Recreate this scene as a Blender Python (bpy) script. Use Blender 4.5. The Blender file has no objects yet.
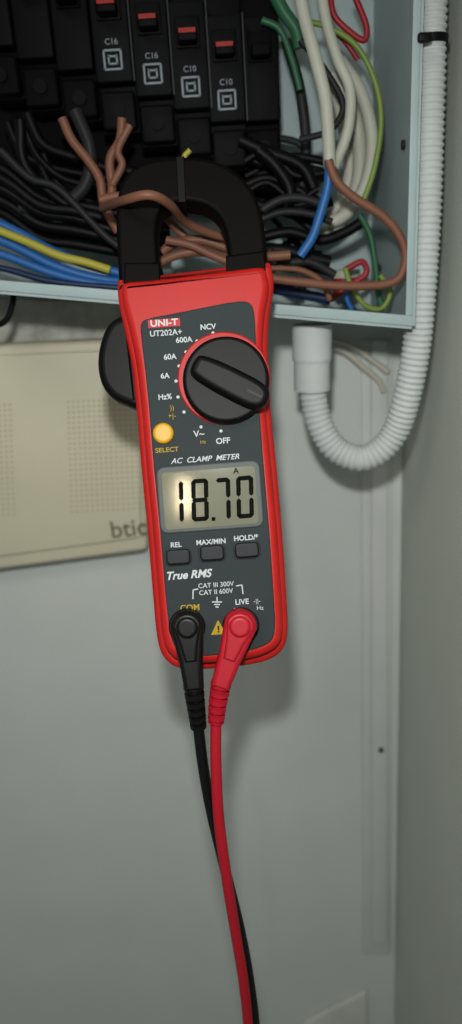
import bpy, bmesh, math, random
from mathutils import Vector, Matrix
random.seed(4)
scene=bpy.context.scene
FPX=800.0
# ---------------- camera ----------------
CAM=Vector((0,-0.52,1.5)); PITCH=math.radians(18); ROLL=math.radians(3.7)
r0=Vector((1,0,0)); F=Vector((0,math.cos(PITCH),-math.sin(PITCH))); u0=Vector((0,math.sin(PITCH),math.cos(PITCH)))
R=math.cos(ROLL)*r0-math.sin(ROLL)*u0; U=math.cos(ROLL)*u0+math.sin(ROLL)*r0
rot=Matrix((R,U,-F)).transposed()
cd=bpy.data.cameras.new('camera'); cam=bpy.data.objects.new('camera',cd); scene.collection.objects.link(cam)
cam.matrix_world=Matrix.Translation(CAM)@rot.to_4x4()
cd.sensor_fit='VERTICAL'; cd.sensor_height=24; cd.lens=24*FPX/1024; cd.clip_start=0.01
cd.dof.use_dof=True; cd.dof.focus_distance=0.33; cd.dof.aperture_fstop=4.2
scene.camera=cam
WALL=0.52
def W(px,py,D):
    d=F+R*((px-231)/FPX)+U*((512-py)/FPX)
    return CAM+d*(D/d.y)
# ---------------- materials ----------------
def lin(h):
    h=h.lstrip('#'); c=[int(h[i:i+2],16)/255 for i in (0,2,4)]
    return [x/12.92 if x<=0.04045 else ((x+0.055)/1.055)**2.4 for x in c]
MC={}
def mat(name,hexc,rough=0.5,spec=0.5,var=0.06,scale=60,bump=0.0,bscale=400,metal=0,dist=0.0005):
    if name in MC: return MC[name]
    m=bpy.data.materials.new(name); m.use_nodes=True; nt=m.node_tree; b=nt.nodes['Principled BSDF']
    c=lin(hexc)
    nz=nt.nodes.new('ShaderNodeTexNoise'); nz.inputs['Scale'].default_value=scale; nz.inputs['Detail'].default_value=4
    geo=nt.nodes.new('ShaderNodeNewGeometry')
    nt.links.new(geo.outputs['Position'],nz.inputs['Vector'])
    rp=nt.nodes.new('ShaderNodeValToRGB'); rp.color_ramp.elements[0].position=0.3; rp.color_ramp.elements[1].position=0.7
    rp.color_ramp.elements[0].color=[x*(1-var) for x in c]+[1]; rp.color_ramp.elements[1].color=[min(1,x*(1+var)) for x in c]+[1]
    nt.links.new(nz.outputs['Fac'],rp.inputs['Fac']); nt.links.new(rp.outputs['Color'],b.inputs['Base Color'])
    b.inputs['Roughness'].default_value=rough; b.inputs['Metallic'].default_value=metal; b.inputs['Specular IOR Level'].default_value=spec
    if bump>0:
        n2=nt.nodes.new('ShaderNodeTexNoise'); n2.inputs['Scale'].default_value=bscale; n2.inputs['Detail'].default_value=5
        nt.links.new(geo.outputs['Position'],n2.inputs['Vector'])
        bp=nt.nodes.new('ShaderNodeBump'); bp.inputs['Strength'].default_value=bump; bp.inputs['Distance'].default_value=dist
        nt.links.new(n2.outputs['Fac'],bp.inputs['Height']); nt.links.new(bp.outputs['Normal'],b.inputs['Normal'])
    MC[name]=m; return m
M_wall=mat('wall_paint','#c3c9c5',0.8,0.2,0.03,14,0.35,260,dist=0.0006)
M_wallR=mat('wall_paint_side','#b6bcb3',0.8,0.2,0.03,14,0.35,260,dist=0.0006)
M_plaster=mat('rough_plaster','#a9aaa2',0.9,0.1,0.25,90,0.9,120,dist=0.002)
M_trim=mat('trunking_plastic','#c1c6c2',0.6,0.2,0.03,30,0.2,150)
M_beige=mat('trim_paint','#c2c7bf',0.6,0.2)
M_box=mat('box_paint','#93a4a4',0.5,0.3,0.05,40)
M_dark=mat('interior_shade_black','#040405',0.7,0.08)  # near-black with the box interior's shade built into the colour
M_brk=mat('breaker_plastic_shaded','#050506',0.6,0.08,0.2)  # dark plastic, deepened to carry the shadow inside the box
M_brk2=mat('breaker_grey_shaded','#08090b',0.6,0.08,0.2)  # grey plastic, darkened likewise for the box's inner shadow
M_lbl=mat('label_white','#79838a',0.5,0.2)
M_lblgrey=mat('label_grey','#25282c',0.5,0.2)
M_redl=mat('label_red','#8a2016',0.5,0.2)
M_cream=mat('intercom_plastic','#c4c0a8',0.5,0.3,0.03,20)
M_creamD=mat('intercom_hole','#98937b',0.6,0.2)
M_brand=mat('brand_print_grey','#6b6858',0.7,0.1)
M_cond=mat('conduit_plastic','#b6bcbb',0.55,0.2,0.03)
M_red=mat('meter_red','#ad1814',0.48,0.3,0.04,80,0.15,2500,dist=0.0001)
M_grey=mat('meter_grey','#2d3536',0.65,0.15,0.05,80,0.3,3000,dist=0.0001)
M_blk=mat('black_plastic','#040405',0.5,0.18,0.1,80)
M_jaw=mat('jaw_black','#050302',0.6,0.08,0.15,80)
M_btn=mat('button_dark','#12171b',0.5,0.25)
M_white=mat('print_white','#bcc2c3',0.6,0.2)
M_yel=mat('button_yellow','#cf9b12',0.45,0.4)
M_ylab=mat('print_yellow','#a88a20',0.6,0.2)
M_lcd=mat('lcd_glass','#737463',0.07,0.45,0.04,50)
M_bez=mat('lcd_bezel','#4c5251',0.5,0.25)
M_dig=mat('lcd_digit','#0c0e0b',0.7,0.05)
M_leadr=mat('lead_red','#a91626',0.45,0.3)
M_leadb=mat('lead_black','#09090b',0.45,0.3)
M_logo=mat('logo_red','#b02029',0.5,0.3)
w_blue=mat('wire_blue','#1f5590',0.45,0.3); w_brown=mat('wire_brown','#6d4837',0.5,0.25); w_white=mat('wire_white','#a2a497',0.5,0.25)
w_green=mat('wire_green','#235339',0.45,0.3); w_yel=mat('wire_yellow','#979033',0.45,0.3); w_red=mat('wire_red','#861b24',0.45,0.3)
w_blk=mat('wire_black','#050507',0.5,0.14); w_grey=mat('wire_grey','#202122',0.5,0.15); w_dblue=mat('wire_navy','#0d2040',0.45,0.3)
w_yg=mat('wire_earth','#6a7f3a',0.45,0.3); w_off=mat('wire_offwhite','#b8b6a9',0.5,0.3)
# ---------------- builders ----------------
def link(o,parent=None):
    scene.collection.objects.link(o)
    if parent: o.parent=parent
    return o
def empty(name,M=None):
    e=bpy.data.objects.new(name,None); e.empty_display_size=0.01; scene.collection.objects.link(e)
    if M is not None: e.matrix_world=M
    return e
def mesh(name,vs,fs,m,parent=None,smooth=True,ang=35,flatcaps=False):
    me=bpy.data.meshes.new(name); me.from_pydata([tuple(v) for v in vs],[],fs); me.validate(); 
    bm=bmesh.new(); bm.from_mesh(me); bmesh.ops.recalc_face_normals(bm,faces=bm.faces); bm.to_mesh(me); bm.free()
    me.materials.append(m)
    if smooth:
        for p in me.polygons: p.use_smooth=True
        me.set_sharp_from_angle(angle=math.radians(ang))
        if flatcaps:
            for p in list(me.polygons)[-2:]: p.use_smooth=False
    return link(bpy.data.objects.new(name,me),parent)
def catmull(P,n=10,closed=False):
    P=[Vector(p) for p in P]; out=[]; N=len(P)
    rng=range(N if closed else N-1)
    for i in rng:
        if closed: a,b,c,d=P[i-1],P[i],P[(i+1)%N],P[(i+2)%N]
        else:
            a=P[i-1] if i>0 else P[0]*2-P[1]; b=P[i]; c=P[i+1]; d=P[i+2] if i+2<N else P[-1]*2-P[-2]
        for k in range(n):
            t=k/n
            out.append(0.5*((2*b)+(c-a)*t+(2*a-5*b+4*c-d)*t*t+(3*b-a-3*c+d)*t**3))
    if not closed: out.append(P[-1].copy())
    return out
def tube(name,pts,r,m,parent=None,sides=12,step=None,rf=None,smooth_path=True):
    P=catmull(pts,12) if smooth_path else [Vector(p) for p in pts]
    if step:
        L=[0]
        for i in range(1,len(P)): L.append(L[-1]+(P[i]-P[i-1]).length)
        n=max(2,int(L[-1]/step)); Q=[];j=0
        for k in range(n+1):
            s=L[-1]*k/n
            while j<len(P)-2 and L[j+1]<s: j+=1
            t=(s-L[j])/max(1e-12,L[j+1]-L[j]); Q.append(P[j].lerp(P[j+1],min(1,t)))
        P=Q
    vs=[];fs=[]; N=len(P); s=0
    T=(P[1]-P[0]).normalized(); nrm=T.orthogonal().normalized()
    tot=sum((P[i]-P[i-1]).length for i in range(1,N))
    for i in range(N):
        if i>0: s+=(P[i]-P[i-1]).length
        t=(P[min(i+1,N-1)]-P[max(i-1,0)]).normalized()
        nrm=(nrm-t*nrm.dot(t)).normalized(); b=t.cross(nrm)
        rr=rf(s,tot) if rf else r
        for k in range(sides):
            a=2*math.pi*k/sides; vs.append(P[i]+nrm*math.cos(a)*rr+b*math.sin(a)*rr)
    for i in range(N-1):
        for k in range(sides):
            fs.append((i*sides+k,i*sides+(k+1)%sides,(i+1)*sides+(k+1)%sides,(i+1)*sides+k))
    fs.append(tuple(range(sides))[::-1]); fs.append(tuple((N-1)*sides+k for k in range(sides)))
    return mesh(name,vs,fs,m,parent,ang=60)
def hexa(name,p,vec,m,parent=None,bev=0.0):
    p=[Vector(q) for q in p]; v=Vector(vec); vs=p+[q+v for q in p]
    o=mesh(name,vs,[(0,1,2,3),(7,6,5,4),(0,4,5,1),(1,5,6,2),(2,6,7,3),(3,7,4,0)],m,parent,smooth=False)
    if bev>0:
        bm=bmesh.new(); bm.from_mesh(o.data); bmesh.ops.bevel(bm,geom=bm.edges[:],offset=bev,segments=3,profile=0.5,affect='EDGES')
        bm.to_mesh(o.data); bm.free()
        for q in o.data.polygons:q.use_smooth=True
        o.data.set_sharp_from_angle(angle=math.radians(25))
    return o
def boxm(name,c,s,m,parent=None,bev=0.0):
    c=Vector(c); x,y,z=s[0]/2,s[1]/2,s[2]/2
    return hexa(name,[c+Vector((-x,-y,-z)),c+Vector((x,-y,-z)),c+Vector((x,-y,z)),c+Vector((-x,-y,z))],(0,2*y,0),m,parent,bev)
# ---------------- room ----------------
cb=W(394,1010,WALL); ct=W(402,450,WALL); cdv=(ct-cb)
cA=cb-cdv*1.6; cB=cb+cdv*2.2
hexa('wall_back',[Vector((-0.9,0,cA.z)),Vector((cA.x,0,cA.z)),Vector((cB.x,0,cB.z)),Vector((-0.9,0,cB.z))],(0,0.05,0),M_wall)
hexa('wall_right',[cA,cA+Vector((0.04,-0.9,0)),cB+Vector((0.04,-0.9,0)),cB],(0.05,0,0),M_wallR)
strip=empty('cable_trunking')
def vstrip(name,a,b,D0,D1,m,bev):
    p=[W(a[0],a[2],D0),W(a[1],a[2],D0),W(b[1],b[2],D0),W(b[0],b[2],D0)]
    return hexa(name,p,(0,D1-D0,0),m,strip,bev)
vstrip('base',(363,391,955),(361,393,340),WALL-0.0025,WALL,M_trim,0.0012)
vstrip('cover',(372,388,945),(371,389,340),WALL-0.006,WALL-0.002,M_trim,0.0018)
c=W(381,750,WALL-0.0065)
tube('screw',[c+Vector((0,-0.0012,0)),c+Vector((0,0.002,0))],0.0018,w_grey,strip,smooth_path=False)
hexa('trim_1',[W(280,1060,WALL-0.005),W(368,1060,WALL-0.005),W(367,992,WALL-0.005),W(306,1023,WALL-0.005)],(0,0.005,0),M_beige,None,0.0018)
# ---------------- intercom ----------------
ic=empty('wall_intercom')
D=WALL-0.022
q=[W(-150,590,D),W(148,551,D),W(146,338,D),W(-150,352,D)]
hexa('housing',q,(0,0.021,0),M_cream,ic,0.004)
q2=[W(-150,577,D-0.003),W(141,538,D-0.003),W(139,349,D-0.003),W(-150,362,D-0.003)]
hexa('front_cover',q2,(0,0.004,0),M_cream,ic,0.0015)
def grille(nm,x0,y0,x1,y1,nx,ny):
    vs=[];fs=[]
    for i in range(nx):
        for j in range(ny):
            px=x0+(x1-x0)*i/(nx-1)+ (j/(ny-1))*4; py=y0+(y1-y0)*j/(ny-1)-(px-x0)*0.05
            cc=W(px,py,D-0.0032); b=len(vs)
            for k in range(6):
                a=k*math.pi/3; vs.append(cc+Vector((math.cos(a),0,math.sin(a)))*0.00065)
            fs.append(tuple(range(b,b+6)))
    mesh(nm,vs,fs,M_creamD,ic,smooth=False)
grille('speaker_grille',68,402,140,512,15,22)
grille('speaker_grille_side',-60,408,10,518,14,22)
def text_w(body,px,py,Dd,size,m,parent,name,ang=0,bold=0.0,align='CENTER'):
    cu=bpy.data.curves.new(name,'FONT'); cu.body=body; cu.size=size; cu.align_x=align; cu.align_y='CENTER'; cu.extrude=size*0.01; cu.offset=bold
    cu.materials.append(m); o=bpy.data.objects.new(name,cu); link(o,parent)
    o.matrix_world=Matrix.Translation(W(px,py,Dd))@Matrix.Rotation(ang,4,'Y')@Matrix.Rotation(math.pi/2,4,'X')
    return o
text_w('bticino',110,531,D-0.0035,0.0165,M_brand,ic,'brand_print',ang=math.radians(-2.5),bold=0.0001,align='LEFT')
hexa('plaster_patch',[W(-120,350,WALL-0.006),W(118,345,WALL-0.006),W(122,300,WALL-0.006),W(-120,296,WALL-0.006)],(0,0.006,0),M_plaster,None,0.003)
# ---------------- distribution box ----------------
bx=empty('distribution_box')
BD=0.40; BB=0.51
FL=W(-90,283,BD); FR=W(412,326,BD); FT=W(424,-120,BD); TL=W(-90,-120,BD)
dp=Vector((0,BB-BD,0)); 
hexa('bottom_panel',[FL,FR,FR+dp,FL+dp],(0,0,-0.0015),M_box,bx)
hexa('side_panel',[FR,FT,FT+dp,FR+dp],(0.0015,0,0),M_box,bx)
hexa('back_panel',[FL+dp,FR+dp,FT+dp,TL+dp],(0,0.0015,0),M_box,bx)
hexa('bottom_flange',[FL,FR,FR+Vector((0,0,0.005)),FL+Vector((0,0,0.005))],(0,-0.0012,0),M_box,bx,0.0004)
sd=(FT-FR).normalized()*0.0052
hexa('side_flange',[FR+sd,FT,FT+Vector((-0.0035,0,0)),FR+sd+Vector((-0.0035,0,0))],(0,-0.0012,0),M_box,bx,0.0004)
hexa('shade_backing',[W(-90,205,0.50),W(282,215,0.50),W(276,-120,0.50),W(-90,-120,0.50)],(0,0.004,0),M_dark,bx,0.001)  # added dark sheet, its colour stands in for shade behind the breakers
for i,(px,py,DD) in enumerate([(400,145,0.425),(389,225,0.45),(378,268,0.48)]):
    P=W(px,py,DD); t=(P.z-FR.z)/(FT.z-FR.z); P.x=FR.x+(FT.x-FR.x)*t
    tube('side_screw_%d'%i,[P+Vector((-0.0015,0,0)),P],0.0022,w_grey,bx,smooth_path=False)
g=W(345,272,0.47)
tube('cable_gland',[g+Vector((0,0,-0.012)),g],0.007,w_red,bx,16,smooth_path=False)
tube('cable_gland_ring',[g+Vector((0,0,-0.003)),g+Vector((0,0,0.001))],0.0085,w_white,bx,16,smooth_path=False)
# ---------------- breakers ----------------
def breaker(px,py,Dn,w=0.0195,main=M_brk,nose=M_brk2,lab=True,amp='C16'):
    e=empty('circuit_breaker'); C=W(px,py,Dn)
    boxm('body',C+Vector((0,0.028,0.012)),(w,0.030,0.088),main,e,0.0012)
    boxm('nose',C+Vector((0,0.009,0.014)),(w*0.96,0.018,0.048),nose,e,0.0015)
    boxm('toggle_slot',C+Vector((0,0.0,0.024)),(w*0.62,0.003,0.014),main,e,0.0006)
    boxm('toggle',C+Vector((0,-0.005,0.021)),(w*0.5,0.012,0.006),main,e,0.0015)
    boxm('terminal_shroud',C+Vector((0,0.012,-0.022)),(w*0.9,0.016,0.018),main,e,0.002)
    c=C+Vector((0,0.006,-0.022)); tube('terminal_screw',[c+Vector((0,-0.004,0)),c],0.0035,M_brk,e,smooth_path=False)
    if lab:
        boxm('red_mark',C+Vector((0,-0.0113,0.0225)),(w*0.42,0.001,0.002),M_redl,e)
        for k,(dx,dz,sx,sz) in enumerate([(0,0.0042,0.0085,0.0009),(0,-0.0042,0.0085,0.0009),(-0.0042,0,0.0009,0.0085),(0.0042,0,0.0009,0.0085),(0,0.0015,0.0045,0.0008),(0,-0.0018,0.0045,0.0008),(-0.002,0,0.0008,0.0045),(0.002,0,0.0008,0.0045)]):
            boxm('symbol_%d'%k,C+Vector((dx,-0.0004,dz)),(sx,0.001,sz),M_lbl,e)
        cu=bpy.data.curves.new('rating','FONT'); cu.body=amp; cu.size=0.0038; cu.align_x='CENTER'; cu.extrude=0.0001; cu.materials.append(M_lbl)
        o=bpy.data.objects.new('rating_print',cu); link(o,e); o.matrix_world=Matrix.Translation(C+Vector((0,-0.0003,0.0068)))@Matrix.Rotation(math.pi/2,4,'X')
        boxm('divider',C+Vector((w*0.5,0.008,0.014)),(0.0006,0.018,0.048),M_lblgrey,e)
for (x,y,a) in [(113,60,'C16'),(153,74,'C16'),(191,87,'C10'),(227,100,'C10')]:
    breaker(x,y,0.447,amp=a)
breaker(73,48,0.452,lab=False,main=M_dark,nose=M_brk); breaker(33,36,0.452,lab=False,main=M_dark,nose=M_brk); breaker(-8,24,0.452,lab=False,main=M_dark,nose=M_brk)
breaker(262,100,0.455,lab=False,main=M_dark,nose=M_brk)
# ---------------- wiring ----------------
wi=empty('electrical_wiring')
def wire(nm,pts,rpx,m,D=0.43):
    P=[]; Ds=[]
    for p in pts:
        d=p[2] if len(p)>2 else D; Ds.append(d); P.append(W(p[0],p[1],d))
    return tube(nm,P,rpx*(sum(Ds)/len(Ds))/FPX,m,wi,10)
wire('blue_wire_1',[(-60,205),(0,224),(55,252),(100,268),(150,280)],4.5,w_blue,.425)
wire('blue_wire_2',[(-60,225),(0,240),(55,266),(100,279),(150,285)],4.5,w_blue,.422)
wire('blue_wire_3',[(-60,238),(0,254),(55,274),(100,284),(150,286)],4,w_blue,.419)
wire('blue_wire_4',[(-60,262),(0,268),(50,281),(110,287),(150,289)],3,w_dblue,.417)
wire('yellow_wire_1',[(-40,215),(0,231),(30,243),(60,256),(85,262),(110,270)],4,w_yel,.418)
for i,(a,b,cc) in enumerate([(178,205,222),(188,212,232),(200,224,240),(168,198,214),(212,238,252)]):
    wire('black_wire_%d'%i,[(-50,a-10),(0,a),(40,b),(75,b+6),(120,cc),(150,cc+6)],5,w_blk,.430+.004*i)
wire('black_wire_5',[(20,120),(25,165),(60,200),(90,215),(120,225)],5,w_blk,.435)
wire('black_wire_6',[(75,110),(90,150),(85,185),(60,205),(20,208)],6,w_grey,.437)
wire('grey_wire_1',[(0,150),(30,178),(60,190),(110,240),(150,262)],3.5,w_grey,.428)
wire('brown_wire_1',[(62,118),(72,140),(88,160),(100,180),(104,205),(118,232)],4.2,w_brown,.425)
wire('brown_wire_2',[(122,118),(120,140),(110,160),(112,190),(106,206)],4.2,w_brown,.423)
wire('brown_wire_3',[(103,208,.40),(125,200,.36),(150,195,.352),(170,205,.362),(185,222,.385),(212,234,.395),(240,240,.40)],4.2,w_brown,.40)
wire('brown_wire_4',[(100,200),(120,196),(150,200),(165,216),(180,232),(200,250),(235,262)],4,w_brown,.408)
wire('brown_wire_5',[(162,252),(175,243),(200,240),(228,248),(262,256),(290,255)],4.5,w_brown,.405)
wire('brown_wire_6',[(160,262),(180,254),(205,252),(235,262),(262,266)],4.5,w_brown,.402)
wire('brown_wire_7',[(166,240),(190,245),(214,256),(240,266)],4,w_brown,.398)
wire('brown_wire_8',[(130,125),(118,150),(122,165),(112,185)],3.5,w_brown,.42)
wire('brown_wire_9',[(328,160),(336,180),(352,196),(385,218),(403,243),(404,268),(390,283),(345,286),(300,282),(255,276)],4.3,w_brown,.404)
wire('bare_wire_1',[(190,150),(184,158),(190,168)],2.5,w_yel,.41)
wire('blue_wire_5',[(329,160),(328,185),(320,215),(312,238),(300,256)],4.5,w_blue,.408)
wire('blue_wire_6',[(262,286),(290,292),(312,296),(330,300)],5,w_dblue,.43)
wire('blue_wire_7',[(348,280),(347,298),(352,310)],2.5,w_blue,.425)
wire('white_cable_1',[(296,-30),(304,15),(316,60),(326,105),(330,168)],6,w_white,.415)
wire('white_cable_2',[(318,-30),(326,20),(338,60),(350,90),(348,130),(334,168)],5,w_white,.425)
wire('white_cable_3',[(340,60),(362,95),(372,140),(365,185),(345,215),(315,228)],6,w_white,.448)
wire('white_cable_4',[(330,75),(352,110),(360,150),(356,190),(335,225),(300,238)],7,w_white,.455)
wire('white_cable_5',[(335,90),(345,130),(350,170),(340,205),(312,222)],6,w_white,.462)
wire('green_wire_1',[(300,20),(330,28),(358,48),(376,85),(381,125),(374,170),(362,205)],2.6,w_yg,.435)
wire('green_wire_2',[(360,215),(370,235),(375,262),(378,290),(382,308)],3,w_green,.43)
wire('green_wire_3',[(275,-5),(284,12),(296,30),(300,48)],6,w_green,.44)
wire('green_wire_4',[(262,20),(280,30),(292,60),(300,90)],3,w_green,.445)
wire('earth_wire_1',[(345,268),(352,288),(366,306),(382,308),(390,292),(380,275)],2.6,w_yg,.422)
wire('red_wire_1',[(330,-10),(334,15),(350,32),(364,40),(366,25),(352,-10)],2.8,w_red,.44)
wire('red_wire_2',[(320,-10),(326,22),(344,40),(358,60)],2.4,w_red,.445)
wire('red_wire_3',[(345,270),(362,262),(366,274),(350,285),(330,300)],3,w_red,.44)
wire('grey_wire_2',[(300,40),(325,70),(343,105),(330,130),(300,140)],3,w_grey,.43)
wire('grey_wire_3',[(262,210),(280,200),(300,198),(322,204)],4,w_grey,.42)
wire('grey_wire_4',[(255,222),(282,212),(310,214),(332,222)],3.5,w_grey,.425)
wire('grey_wire_5',[(258,238),(290,232),(320,240),(345,232),(362,222)],5,w_blk,.435)
wire('grey_wire_6',[(250,252),(282,250),(312,258),(330,262)],6,w_blk,.43)
wire('grey_wire_7',[(286,40),(300,90),(306,150),(300,200)],5,w_grey,.46)
wire('brown_wire_10',[(270,268),(300,270),(322,282),(330,300)],3,w_brown,.42)
wire('brown_wire_11',[(268,250),(285,262),(310,262),(335,275)],4,w_grey,.42)
wire('black_wire_9',[(258,150),(275,165),(290,190),(285,215)],6,w_blk,.44)
wire('black_wire_10',[(240,140),(262,150),(300,165),(315,190)],6,w_blk,.45)
for i in range(26):
    y=random.uniform(140,285); y2=y+random.uniform(-15,25)
    wire('black_strand_%d'%i,[(245,y),(268,y+random.uniform(-12,12)),(295,(y+y2)/2+random.uniform(-14,10)),(random.uniform(305,335),min(285,y2))],random.uniform(2.5,5.5),random.choice([w_blk,w_blk,w_grey]),random.uniform(.44,.475))
for i in range(12):
    y=random.uniform(150,250); x=random.uniform(0,50)
    wire('dark_strand_%d'%i,[(x,y-45),(x+15,y-15),(x+45,y+random.uniform(-8,8)),(120,y+12),(170,y+14)],random.uniform(3,5.5),w_blk,random.uniform(.445,.48))
wire('black_wire_12',[(-20,330),(4,322),(12,306),(14,292)],3,w_blk,.43)
lo=empty('loose_cable')
for i,pts in enumerate([[(322,345),(345,352),(362,366),(378,380),(384,392)],[(330,340),(352,346),(372,360),(388,372)]]):
    tube('strand_%d'%i,[W(p[0],p[1],WALL-0.009) for p in pts],0.0019,w_off,lo,10)
# ---------------- conduit ----------------
cn=empty('corrugated_conduit')
CP=[(312,378,.432),(314,400,.432),(320,425,.431),(335,448,.43),(358,458,.428),(379,451,.426),(396,430,.424),(407,396,.42),(416,350,.417),(421,300,.415),(426,220,.415),(429,110,.415),(431,0,.415),(433,-110,.415)]
k=.425/FPX
tube('corrugated_tube',[W(*p) for p in CP],0,M_cond,cn,24,step=0.00045,rf=lambda s,t:k*(13.4+0.9*math.sin(2*math.pi*s/0.0031)))
a=W(312,324,.432); b=W(312,390,.432)
tube('connector',[a,a.lerp(b,.2),a.lerp(b,.65),b],0,M_cond,cn,28,step=0.001,rf=lambda s,t:.432/FPX*(19.5 if s<t*0.55 else 18))
a=W(430.3,36,.415); b=W(430.2,45,.415)
tube('cable_tie',[a,b],15.2*k,w_blk,cn,24,smooth_path=False)
c=W(424,38,.399); boxm('cable_tie_head',c,(0.006,0.005,0.004),w_blk,cn,0.001)
# ---------------- clamp meter ----------------
DM=0.34
MM=Matrix.Translation(CAM+F*DM)@rot.to_4x4()@Matrix.Scale(DM/FPX,4)
cm=empty('clamp_meter',MM)
def L(px,py,z=0):
    s=(FPX-z)/FPX; return Vector(((px-231)*s,(512-py)*s,z))
def offset(poly,d):
    n=len(poly); out=[]
    for i in range(n):
        a=poly[i-1];b=poly[(i+1)%n]; t=(b-a); t=Vector((t.x,t.y,0)).normalized()
        out.append(poly[i]+Vector((t.y,-t.x,0))*d)
    return out
def area(P): return sum(P[i-1].x*P[i].y-P[i].x*P[i-1].y for i in range(len(P)))/2
def slab(name,pts,z0,z1,bev,m,parent=cm,smooth=True,n=6,zr=None,back=0.0):
    zr=z1 if zr is None else zr
    P=[L(p[0],p[1],zr) for p in pts]
    if smooth: P=catmull(P,n,True)
    if area(P)<0: P=P[::-1]
    for p in P: p.z=0
    rings=[]
    if back>0:
        for i in range(4):
            a=math.pi/2*i/4; rings.append((back*(1-math.sin(a)),z0+back*(1-math.cos(a))))
        rings.append((0,z0+back))
    else: rings.append((0,z0))
    if bev>0:
        for i in range(6):
            a=math.pi/2*i/5; rings.append((bev*(1-math.cos(a)),z1-bev+bev*math.sin(a)))
    else: rings.append((0,z1))
    vs=[];fs=[];N=len(P)
    for off,z in rings:
        for q in offset(P,-off): vs.append(Vector((q.x,q.y,z)))
    for i in range(len(rings)-1):
        for k in range(N): fs.append((i*N+k,i*N+(k+1)%N,(i+1)*N+(k+1)%N,(i+1)*N+k))
    fs.append(tuple(range(N))[::-1]); fs.append(tuple((len(rings)-1)*N+k for k in range(N)))
    return mesh(name,vs,fs,m,parent,ang=32,flatcaps=True)
body=[(117,282),(122,277),(150,275),(200,269),(240,264),(264,261),(271,264),(274,285),(270,312),(268,340),(269,380),(273,430),(278,480),(283,540),(287,600),(288,632),(283,650),(268,661),(240,667),(205,670),(180,669),(165,660),(157,640),(152,590),(147,530),(141,470),(136,410),(131,365),(124,330),(118,300)]
slab('case_rear',body,-62,-12,6,M_red,back=12)
inn=[(121,286),(127,281),(152,279),(200,273),(240,268),(260,266),(266,270),(269,287),(265,312),(263,340),(264,380),(268,430),(273,480),(278,540),(282,600),(283,630),(279,645),(265,655),(240,661),(205,664),(184,663),(170,655),(162,638),(157,590),(152,530),(146,470),(141,410),(136,365),(129,330),(122,302)]
slab('case_front',inn,-20,2,7,M_red,zr=2)
grey=[(141,324),(150,318),(175,313),(205,307),(232,302),(248,302),(254,312),(256,340),(258,380),(261,430),(265,480),(270,540),(274,600),(275,626),(271,641),(255,649),(235,653),(205,656),(188,655),(176,648),(170,632),(165,590),(160,530),(154,470),(149,410),(145,370),(142,345)]
slab('face_panel',grey,0,4,1.5,M_grey,zr=4)
slab('trigger_lever',[(132,318),(118,318),(108,326),(101,342),(98,362),(101,382),(110,396),(124,404),(140,406),(145,370)],-58,-24,8,M_blk,zr=-30,back=6)
def band(name,outer,inner,z0,z1,m,bev):
    return slab(name,outer+inner[::-1],z0,z1,bev,m,smooth=False,zr=z1,back=bev)
V=lambda x,y:Vector((x,y,0))
o=catmull([V(119,292),V(117,250),V(116,210),V(122,180),V(142,162),V(178,156),V(215,160),V(244,178),V(260,206),V(266,240),V(268,278)],5)
i_=catmull([V(160,288),V(158,255),V(157,228),V(160,212),V(168,204),V(184,201),V(202,204),V(216,213),V(224,228),V(228,250),V(230,278)],5)
band('jaw',[(p.x,p.y) for p in o],[(p.x,p.y) for p in i_],-50,-12,M_jaw,5)
slab('jaw_joint',[(176,157),(184,156),(186,202),(178,202)],-51,-11,1,M_blk,smooth=False)
slab('jaw_base',[(124,262),(160,262),(160,285),(124,290)],-52,-8,3,M_jaw,smooth=False)
slab('jaw_base_r',[(226,255),(264,250),(266,270),(226,274)],-52,-8,3,M_jaw,smooth=False)
def ngon(cx,cy,r,n=48): return [(cx+r*math.cos(2*math.pi*k/n),cy+r*math.sin(2*math.pi*k/n)) for k in range(n)]
DX,DY=224,378
slab('dial_ring',ngon(DX,DY,46.5),3,6,1.5,M_red,smooth=False)
slab('dial_disc',ngon(DX+2,DY+1,43.5),5,20,4,M_blk,smooth=False)
bar=[]
ca,sa=math.cos(math.radians(27)),math.sin(math.radians(27))
for (x,y) in [(-37,-5),(-33,-11),(-15,-14),(15,-15),(34,-14),(44,-9),(47,0),(44,9),(34,14),(15,15),(-15,14),(-33,11),(-37,5)]:
    bar.append((DX+2+x*ca-y*sa,DY+1+x*sa+y*ca))
slab('dial_handle',bar,12,36,6,M_blk)
tip=[]
for (x,y) in [(24,-1.2),(40,-1.2),(40,1.2),(24,1.2)]: tip.append((DX+2+x*ca-y*sa,DY+1+x*sa+y*ca))
slab('dial_pointer',tip,35,36.4,0,M_lblgrey,smooth=False)
slab('select_button',ngon(163,433,10.5,32),3,9,3,M_yel,smooth=False)
TA=math.radians(4.2)
tn=[0]
def text(body,px,py,size,m=M_white,ang=TA,shear=0,bold=0.0,z=4.6,sx=1.0):
    tn[0]+=1
    cu=bpy.data.curves.new('print_%d'%tn[0],'FONT'); cu.body=body; cu.size=size; cu.align_x='CENTER'; cu.align_y='CENTER'
    cu.extrude=0.15; cu.offset=bold; cu.shear=shear; cu.materials.append(m)
    o=bpy.data.objects.new('print_%d'%tn[0],cu); link(o,cm); o.location=L(px,py,z); o.rotation_euler=(0,0,ang); o.scale=(sx,1,1); return o
def rect(cx,cy,w,h,ang=TA):
    c_,s_=math.cos(-ang),math.sin(-ang)
    return [(cx+x*c_-y*s_,cy+x*s_+y*c_) for x,y in [(-w/2,-h/2),(w/2,-h/2),(w/2,h/2),(-w/2,h/2)]]
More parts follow.
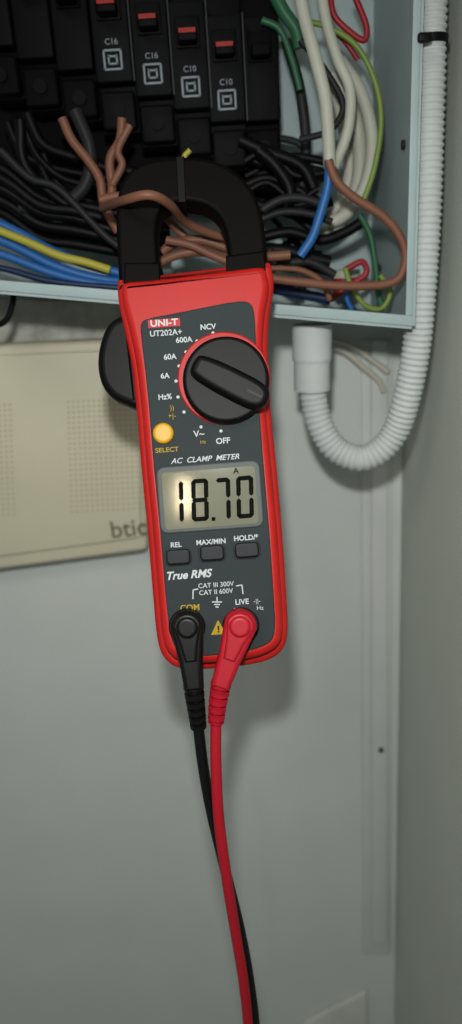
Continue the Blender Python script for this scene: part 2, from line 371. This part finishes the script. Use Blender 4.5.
def rrect(cx,cy,w,h,r,ang=TA,n=5):
    pts=[]
    for (sx,sy,a0) in [(1,-1,-90),(1,1,0),(-1,1,90),(-1,-1,180)]:
        for k in range(n+1):
            a=math.radians(a0+90*k/n); pts.append((sx*(w/2-r)+r*math.cos(a),sy*(h/2-r)+r*math.sin(a)))
    c_,s_=math.cos(-ang),math.sin(-ang)
    return [(cx+x*c_-y*s_,cy+x*s_+y*c_) for x,y in pts]
slab('logo_plate',rect(164,323,32,8),3,4.8,0,M_logo,smooth=False)
text('UNI-T',164,323,9,bold=0.25,z=5,sx=1.15)
text('UT202A+',166,333,8,bold=0.1)
text('NCV',208,327,7.5,bold=0.15); text('600A',184,340,7.5,bold=0.15); text('60A',170,357,7.5,bold=0.15); text('6A',165,376,7.5,bold=0.15)
text('Hz%',165,397,7.5,bold=0.15); text('V~',199,434,9,bold=0.15); text('OFF',223,441,8,bold=0.15)
text('))',172,408,7,M_ylab); text('+|-',172,416,7,M_ylab); text('Hz',203,442,5,M_ylab)
text('SELECT',167,450,6.5,M_ylab,bold=0.1,sx=1.1)
for (x,y) in [(213,333),(197,341),(186,352),(179,366),(176,381),(178,397),(184,412),(201,427),(221,431)]:
    slab('dial_dot',ngon(x,y,1.6,12),3,4.8,0,M_white,smooth=False)
text('AC  CLAMP  METER',205,459,7.5,shear=0.3,bold=0.1,sx=1.05)
slab('lcd_frame',rrect(210,497,104,67,8,),3,6,1.5,M_bez,smooth=False)
slab('lcd_glass',rrect(210,498,94,58,4),4,6.6,0.3,M_lcd,smooth=False)
SEG={'0':'abcdef','1':'bc','7':'abc','8':'abcdefg'}
vs=[];fs=[]
def segdigit(ch,cx,cy,w,h,t):
    g=0.7
    H={'a':h/2,'g':0,'d':-h/2}
    def put(pts):
        b=len(vs)
        for x,y in pts:
            x=x+y*0.05
            c_,s_=math.cos(TA),math.sin(TA); q=L(cx,cy,7.0); vs.append(Vector((q.x+x*c_-y*s_,q.y+x*s_+y*c_,7.0)))
        fs.append(tuple(range(b,b+len(pts))))
    for s in SEG[ch]:
        if s in H:
            y=H[s]; y+= -t/2 if s=='a' else (t/2 if s=='d' else 0)
            put([(-w/2+g,y),(-w/2+g+t/2,y+t/2),(w/2-g-t/2,y+t/2),(w/2-g,y),(w/2-g-t/2,y-t/2),(-w/2+g+t/2,y-t/2)])
        else:
            x=(w/2-t/2) if s in 'bc' else -(w/2-t/2); y0,y1=(g,h/2-g) if s in 'bf' else (-h/2+g,-g)
            put([(x,y0),(x+t/2,y0+t/2),(x+t/2,y1-t/2),(x,y1),(x-t/2,y1-t/2),(x-t/2,y0+t/2)])
segdigit('1',176,502,15,42,4.4); segdigit('8',200,500,17,42,4.4); segdigit('7',223,499,15,42,4.4); segdigit('0',245,497,17,42,4.4)
b=len(vs)
for dx,dy in [(-1.9,-1.9),(1.9,-1.9),(1.9,1.9),(-1.9,1.9)]:
    vs.append(L(213.5+dx,519+dy,7.0))
fs.append((b,b+1,b+2,b+3))
mesh('lcd_digits',vs,fs,M_dig,cm,smooth=False)
text('A',236,471,8,M_dig,z=7,bold=0.1)
for nm,x,y in [('rel',178,557),('maxmin',212,553),('hold',247,550)]:
    slab('button_rim_'+nm,rrect(x,y,27,18,5),3,5,0.8,M_lblgrey,smooth=False)
    slab('button_'+nm,rrect(x,y,24.5,15.5,4.5),4,9,2,M_btn,smooth=False)
text('REL',176,545,7,bold=0.15); text('MAX/MIN',211,542,7,bold=0.15); text('HOLD/*',246,538,7,bold=0.15)
text('True RMS',188,575,11,shear=0.3,bold=0.3)
text('CAT III 300V',216,585,6.6,bold=0.05); text('CAT II 600V',216,592,6.6,bold=0.05)
def ln(x0,y0,x1,y1,w=1.1):
    d=Vector((x1-x0,y1-y0)).normalized()*w/2; n_=(-d.y,d.x)
    slab('print_line',[(x0+n_[0],y0+n_[1]),(x1+n_[0],y1+n_[1]),(x1-n_[0],y1-n_[1]),(x0-n_[0],y0-n_[1])],3.5,4.8,0,M_white,smooth=False)
ln(193,599,193,590); ln(193,590,198,589); ln(236,586,242,585); ln(242,585,243,594)
ln(217,597,217,602); ln(212,602,222,602); ln(214,604.5,220,604.5); ln(215.5,607,218.5,607)
text('COM',190,608,8.5,M_ylab,bold=0.15); text('LIVE',242,602,7.5,bold=0.15); text('-||-',257,601,6); text('V',236,610,6); text('Hz',260,608,6)
slab('warning_triangle',[(218,620),(226,634),(211,635)],3.5,4.8,0,M_ylab,smooth=False)
text('!',218.5,629.5,9,M_dig,z=5.2,bold=0.3)
slab('jack_rim_com',ngon(187,627,18.5),3,6,1.5,M_blk,smooth=False)
slab('jack_rim_live',ngon(241,626,18.5),3,6,1.5,M_blk,smooth=False)
# ---------------- test leads ----------------
def lead(m,head,neck,relief,path):
    e=empty('test_lead',MM)
    hx,hy=head; nx,ny=neck; d=Vector((nx-hx,ny-hy)).normalized(); n_=Vector((-d.y,d.x))
    def tear(r,rn,end,cx=hx,cy=hy):
        pts=[]; base=math.atan2(d.y,d.x)
        for k in range(25):
            a=base+math.radians(100)+math.radians(160)*k/24
            pts.append((cx+r*math.cos(a),cy+r*math.sin(a)))
        E=Vector((hx,hy)).lerp(Vector((nx,ny)),end); M_=Vector((hx,hy)).lerp(E,0.5); rm=r*0.42+rn*0.5
        pts+= [(M_.x-n_.x*rm,M_.y-n_.y*rm),(E.x-n_.x*rn,E.y-n_.y*rn),(E.x+n_.x*rn,E.y+n_.y*rn),(M_.x+n_.x*rm,M_.y+n_.y*rm)]
        return pts
    slab('plug_body',tear(17,9.5,1.0),5,27,5,m,parent=e,smooth=False,zr=22)
    slab('plug_collar',tear(14.5,6,0.55),20,30,3,m,parent=e,smooth=False,zr=28)
    slab('plug_cap',ngon(hx,hy,11,32),24,33,3.5,m,parent=e,smooth=False,zr=31)
    Pr=[L(*p) for p in relief]
    tube('strain_relief',Pr,0,m,e,20,step=0.5,rf=lambda s,t:(9.8-2.2*(s/t))+(0.6 if (s%8.5)<5.4 else -2.4))
    tube('cable',[L(*p) for p in path],5.6,m,e,14)
lead(M_leadb,(187,628),(194,690),[(193.5,684,15),(194.5,694,14),(196.5,710,9),(198.5,727,3)],
 [(196,706,9),(198,724,4),(203,765,-6),(211,810,-20),(224,865,-38),(240,930,-60),(250,985,-80),(256,1040,-100),(262,1160,-140)])
lead(M_leadr,(240,627),(220,688),[(221.5,682,16),(219.5,692,14),(217.5,706,11),(216,722,7)],
 [(217.5,704,11),(216,720,8),(216,765,2),(219,820,-10),(227,880,-28),(236,935,-48),(244,985,-66),(249,1040,-86),(254,1160,-126)])
# ---------------- lights ----------------
ld=bpy.data.lights.new('phone_flash','SPOT'); ld.energy=5.1; ld.color=(1.0,1.0,0.97); ld.shadow_soft_size=0.009; ld.spot_size=math.radians(108); ld.spot_blend=1.0
o=bpy.data.objects.new('phone_flash',ld); scene.collection.objects.link(o)
o.location=CAM-R*0.010+U*0.062; o.rotation_euler=(W(215,520,WALL)-o.location).to_track_quat('-Z','Y').to_euler()
# unseen warm light added behind the camera to put a glare on the display
ld=bpy.data.lights.new('display_glare_light','AREA'); ld.shape='RECTANGLE'; ld.size=0.03; ld.size_y=0.09; ld.energy=0.55; ld.color=(1,0.78,0.5)
o=bpy.data.objects.new('display_glare_light',ld); scene.collection.objects.link(o)
o.location=CAM-F*1.5-R*0.128+U*0.042; o.rotation_euler=(W(200,450,WALL)-o.location).to_track_quat('-Z','Y').to_euler()
ld=bpy.data.lights.new('overhead_light','AREA'); ld.shape='DISK'; ld.size=0.5; ld.energy=4; ld.color=(1,0.95,0.87)  # broad warm area light from above, out of view
o=bpy.data.objects.new('overhead_light',ld); scene.collection.objects.link(o); o.location=(-0.5,-1.3,2.4)
o.rotation_euler=(Vector((0,0,1.3))-o.location).to_track_quat('-Z','Y').to_euler()
wd=bpy.data.worlds.new('world'); scene.world=wd; wd.use_nodes=True
wd.node_tree.nodes['Background'].inputs[0].default_value=(0.88,0.93,0.92,1); wd.node_tree.nodes['Background'].inputs[1].default_value=0.15
scene.view_settings.view_transform='Standard'
